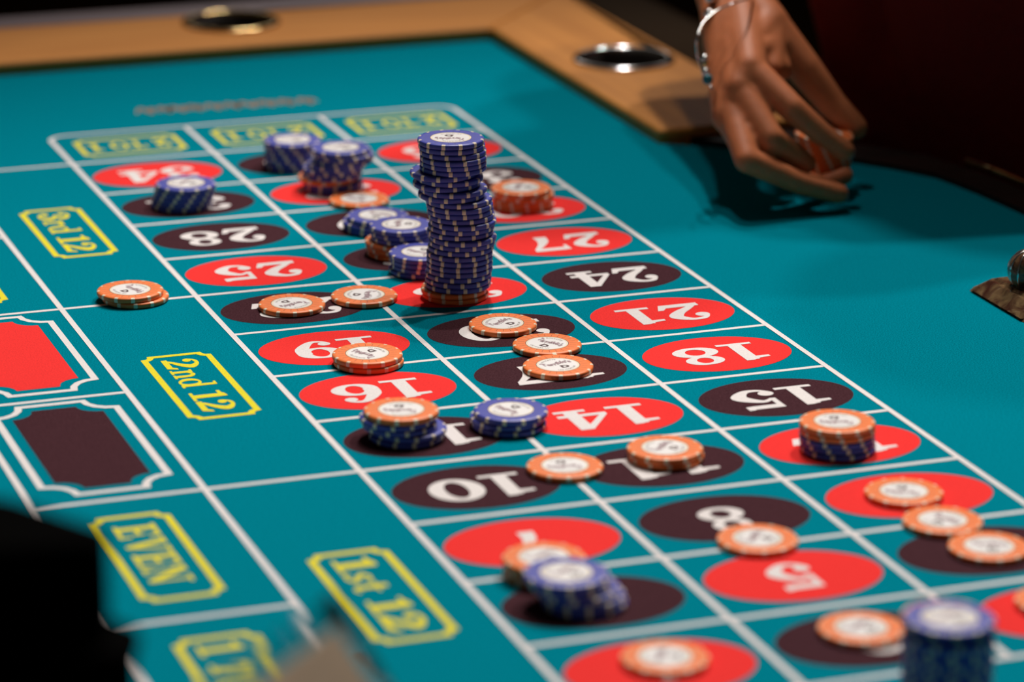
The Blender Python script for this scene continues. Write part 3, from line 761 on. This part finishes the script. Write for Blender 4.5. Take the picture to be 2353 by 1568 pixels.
# ------------------------------------------------------------------ chips held in the hand
top = at(1895, 305, .0400); tiltx, tilty = math.radians(8), math.radians(-6)
q = Matrix.Rotation(math.radians(3), 3, RT) @ Matrix.Rotation(math.radians(4), 3, FW)
nrm = q @ Vector((0, 0, 1))
for k in range(8):
    p = top - nrm*(.0031*(k+1)) + RT*random.uniform(-.0005, .0005)
    rot = (q @ Matrix.Rotation(PHI+math.radians(5*k-12), 3, 'Z')).to_euler()
    lab = '%s orange poker chip of the stack held in the hand' % ('topmost' if k == 0 else ('bottom' if k == 7 else ORD[k]+' from the top'))
    chip('O', tuple(p), 0, lab if 0 < k < 7 and False else ('topmost orange poker chip of the stack held in the hand' if k == 0 else 'bottom orange poker chip of the stack held in the hand' if k == 7 else 'orange poker chip, %s from the top of the stack in the hand' % ORD[k]), 'poker chips held in the hand', 0.4 if k == 0 else None, rot)

# ------------------------------------------------------------------ amber glass win marker at the right edge
mk = empty('win_marker', (0.4660, 0.476, Z0))
tag(mk, 'amber glass win marker with a round ribbed knob, at the right edge', 'marker')
bm = box_bm(-.0305, .0305, -.036, .036, 0, .0100)
for v in bm.verts:
    if v.co.z > .005: v.co.x *= .62; v.co.y *= .68
bmesh.ops.bevel(bm, geom=bm.edges[:], offset=.0022, segments=2, affect='EDGES')
from_bm('base', bm, 'amber', mk)
bm = lathe_bm([(0, .0095), (.0165, .0095), (.0155, .0108), (.010, .0118), (0, .0119)], 8)
from_bm('faceted_collar', bm, 'amber', mk)
bm = bmesh.new(); bmesh.ops.create_uvsphere(bm, u_segments=32, v_segments=20, radius=.0125)
KN = Vector((-.0062, .0022, .0190))
for v in bm.verts: v.co += KN
from_bm('knob', bm, 'amber', mk, None, True)
for k in range(6):
    a = PI*k/6
    pts = [Vector((.0126*math.cos(t)*math.cos(a), .0126*math.cos(t)*math.sin(a), .0126*math.sin(t)))+KN for t in [2*PI*i/40 for i in range(40)]]
    from_bm('rib', tube_bm(pts, .0006, 6, True), 'silver', mk, None, True)

# ------------------------------------------------------------------ out of focus things close to the camera
cr_ = at(238, 1250, .182)
bx = empty('black_box', (cr_.x, cr_.y, 0))
tag(bx, 'black plastic box with a raised lid, blurred in the bottom left corner', 'box')
def bxp(gr): 
    base = [(gr, -gr), (gr, .016), (-.034, .044+gr), (-.12, .078+gr), (-.27, .078+gr), (-.27, -.058-gr)]
    return [tuple((RT*a+FW*b).to_2d()) for a, b in base]
for nm, gr, z0, z1 in (('case', .008, Z0, .138), ('ledge', .010, .1385, .147), ('lid', 0.0, .1475, .182)):
    o_ = from_bm(nm, poly_prism(bxp(gr), z0, z1), 'black_plastic', bx)
    md = o_.modifiers.new('bevel', 'BEVEL'); md.width = .004; md.segments = 3; md.limit_method = 'ANGLE'
co = at(772, 1440, .16)
sg = empty('card_holder', (co.x, co.y, Z0))
tag(sg, 'clear acrylic tent stand holding a tan card, blurred at the bottom edge', 'sign holder')
e1_ = (RT*-.42-FW*.9).normalized(); h_ = (RT*.9-FW*.42).normalized(); e2_ = (h_*.575-Vector((0, 0, 1))*.818).normalized(); n_ = e1_.cross(e2_)
if n_.z < 0: n_ = -n_
def leaf(nm, x0, x1, y0, y1, t0, t1, mk, e2v, nv):
    bm = bmesh.new(); bmesh.ops.create_cube(bm, size=1)
    for v in bm.verts:
        a = x0+(v.co.x+.5)*(x1-x0); b = y0+(v.co.y+.5)*(y1-y0); c = t0+(v.co.z+.5)*(t1-t0)
        v.co = Vector((0, 0, .16-Z0))+e1_*a+e2v*b+nv*c
    bmesh.ops.recalc_face_normals(bm, faces=bm.faces[:])
    return from_bm(nm, bm, mk, sg)
leaf('acrylic_sheet', -.010, .155, -.009, .193, -.0030, -.0008, 'acrylic', e2_, n_)
leaf('card', 0, .15, 0, .185, -.0006, .0006, 'card', e2_, n_)
bt = Vector((0, 0, .16-Z0))+e2_*.193; bt.z = 0
hb = -h_; bm = bmesh.new(); bmesh.ops.create_cube(bm, size=1)
for v in bm.verts: v.co = bt+e1_*(-.010+(v.co.x+.5)*.165)+hb*((v.co.y+.5)*.055-.006)+Vector((0, 0, (v.co.z+.5)*.0025))
bmesh.ops.recalc_face_normals(bm, faces=bm.faces[:])
from_bm('foot', bm, 'acrylic', sg)
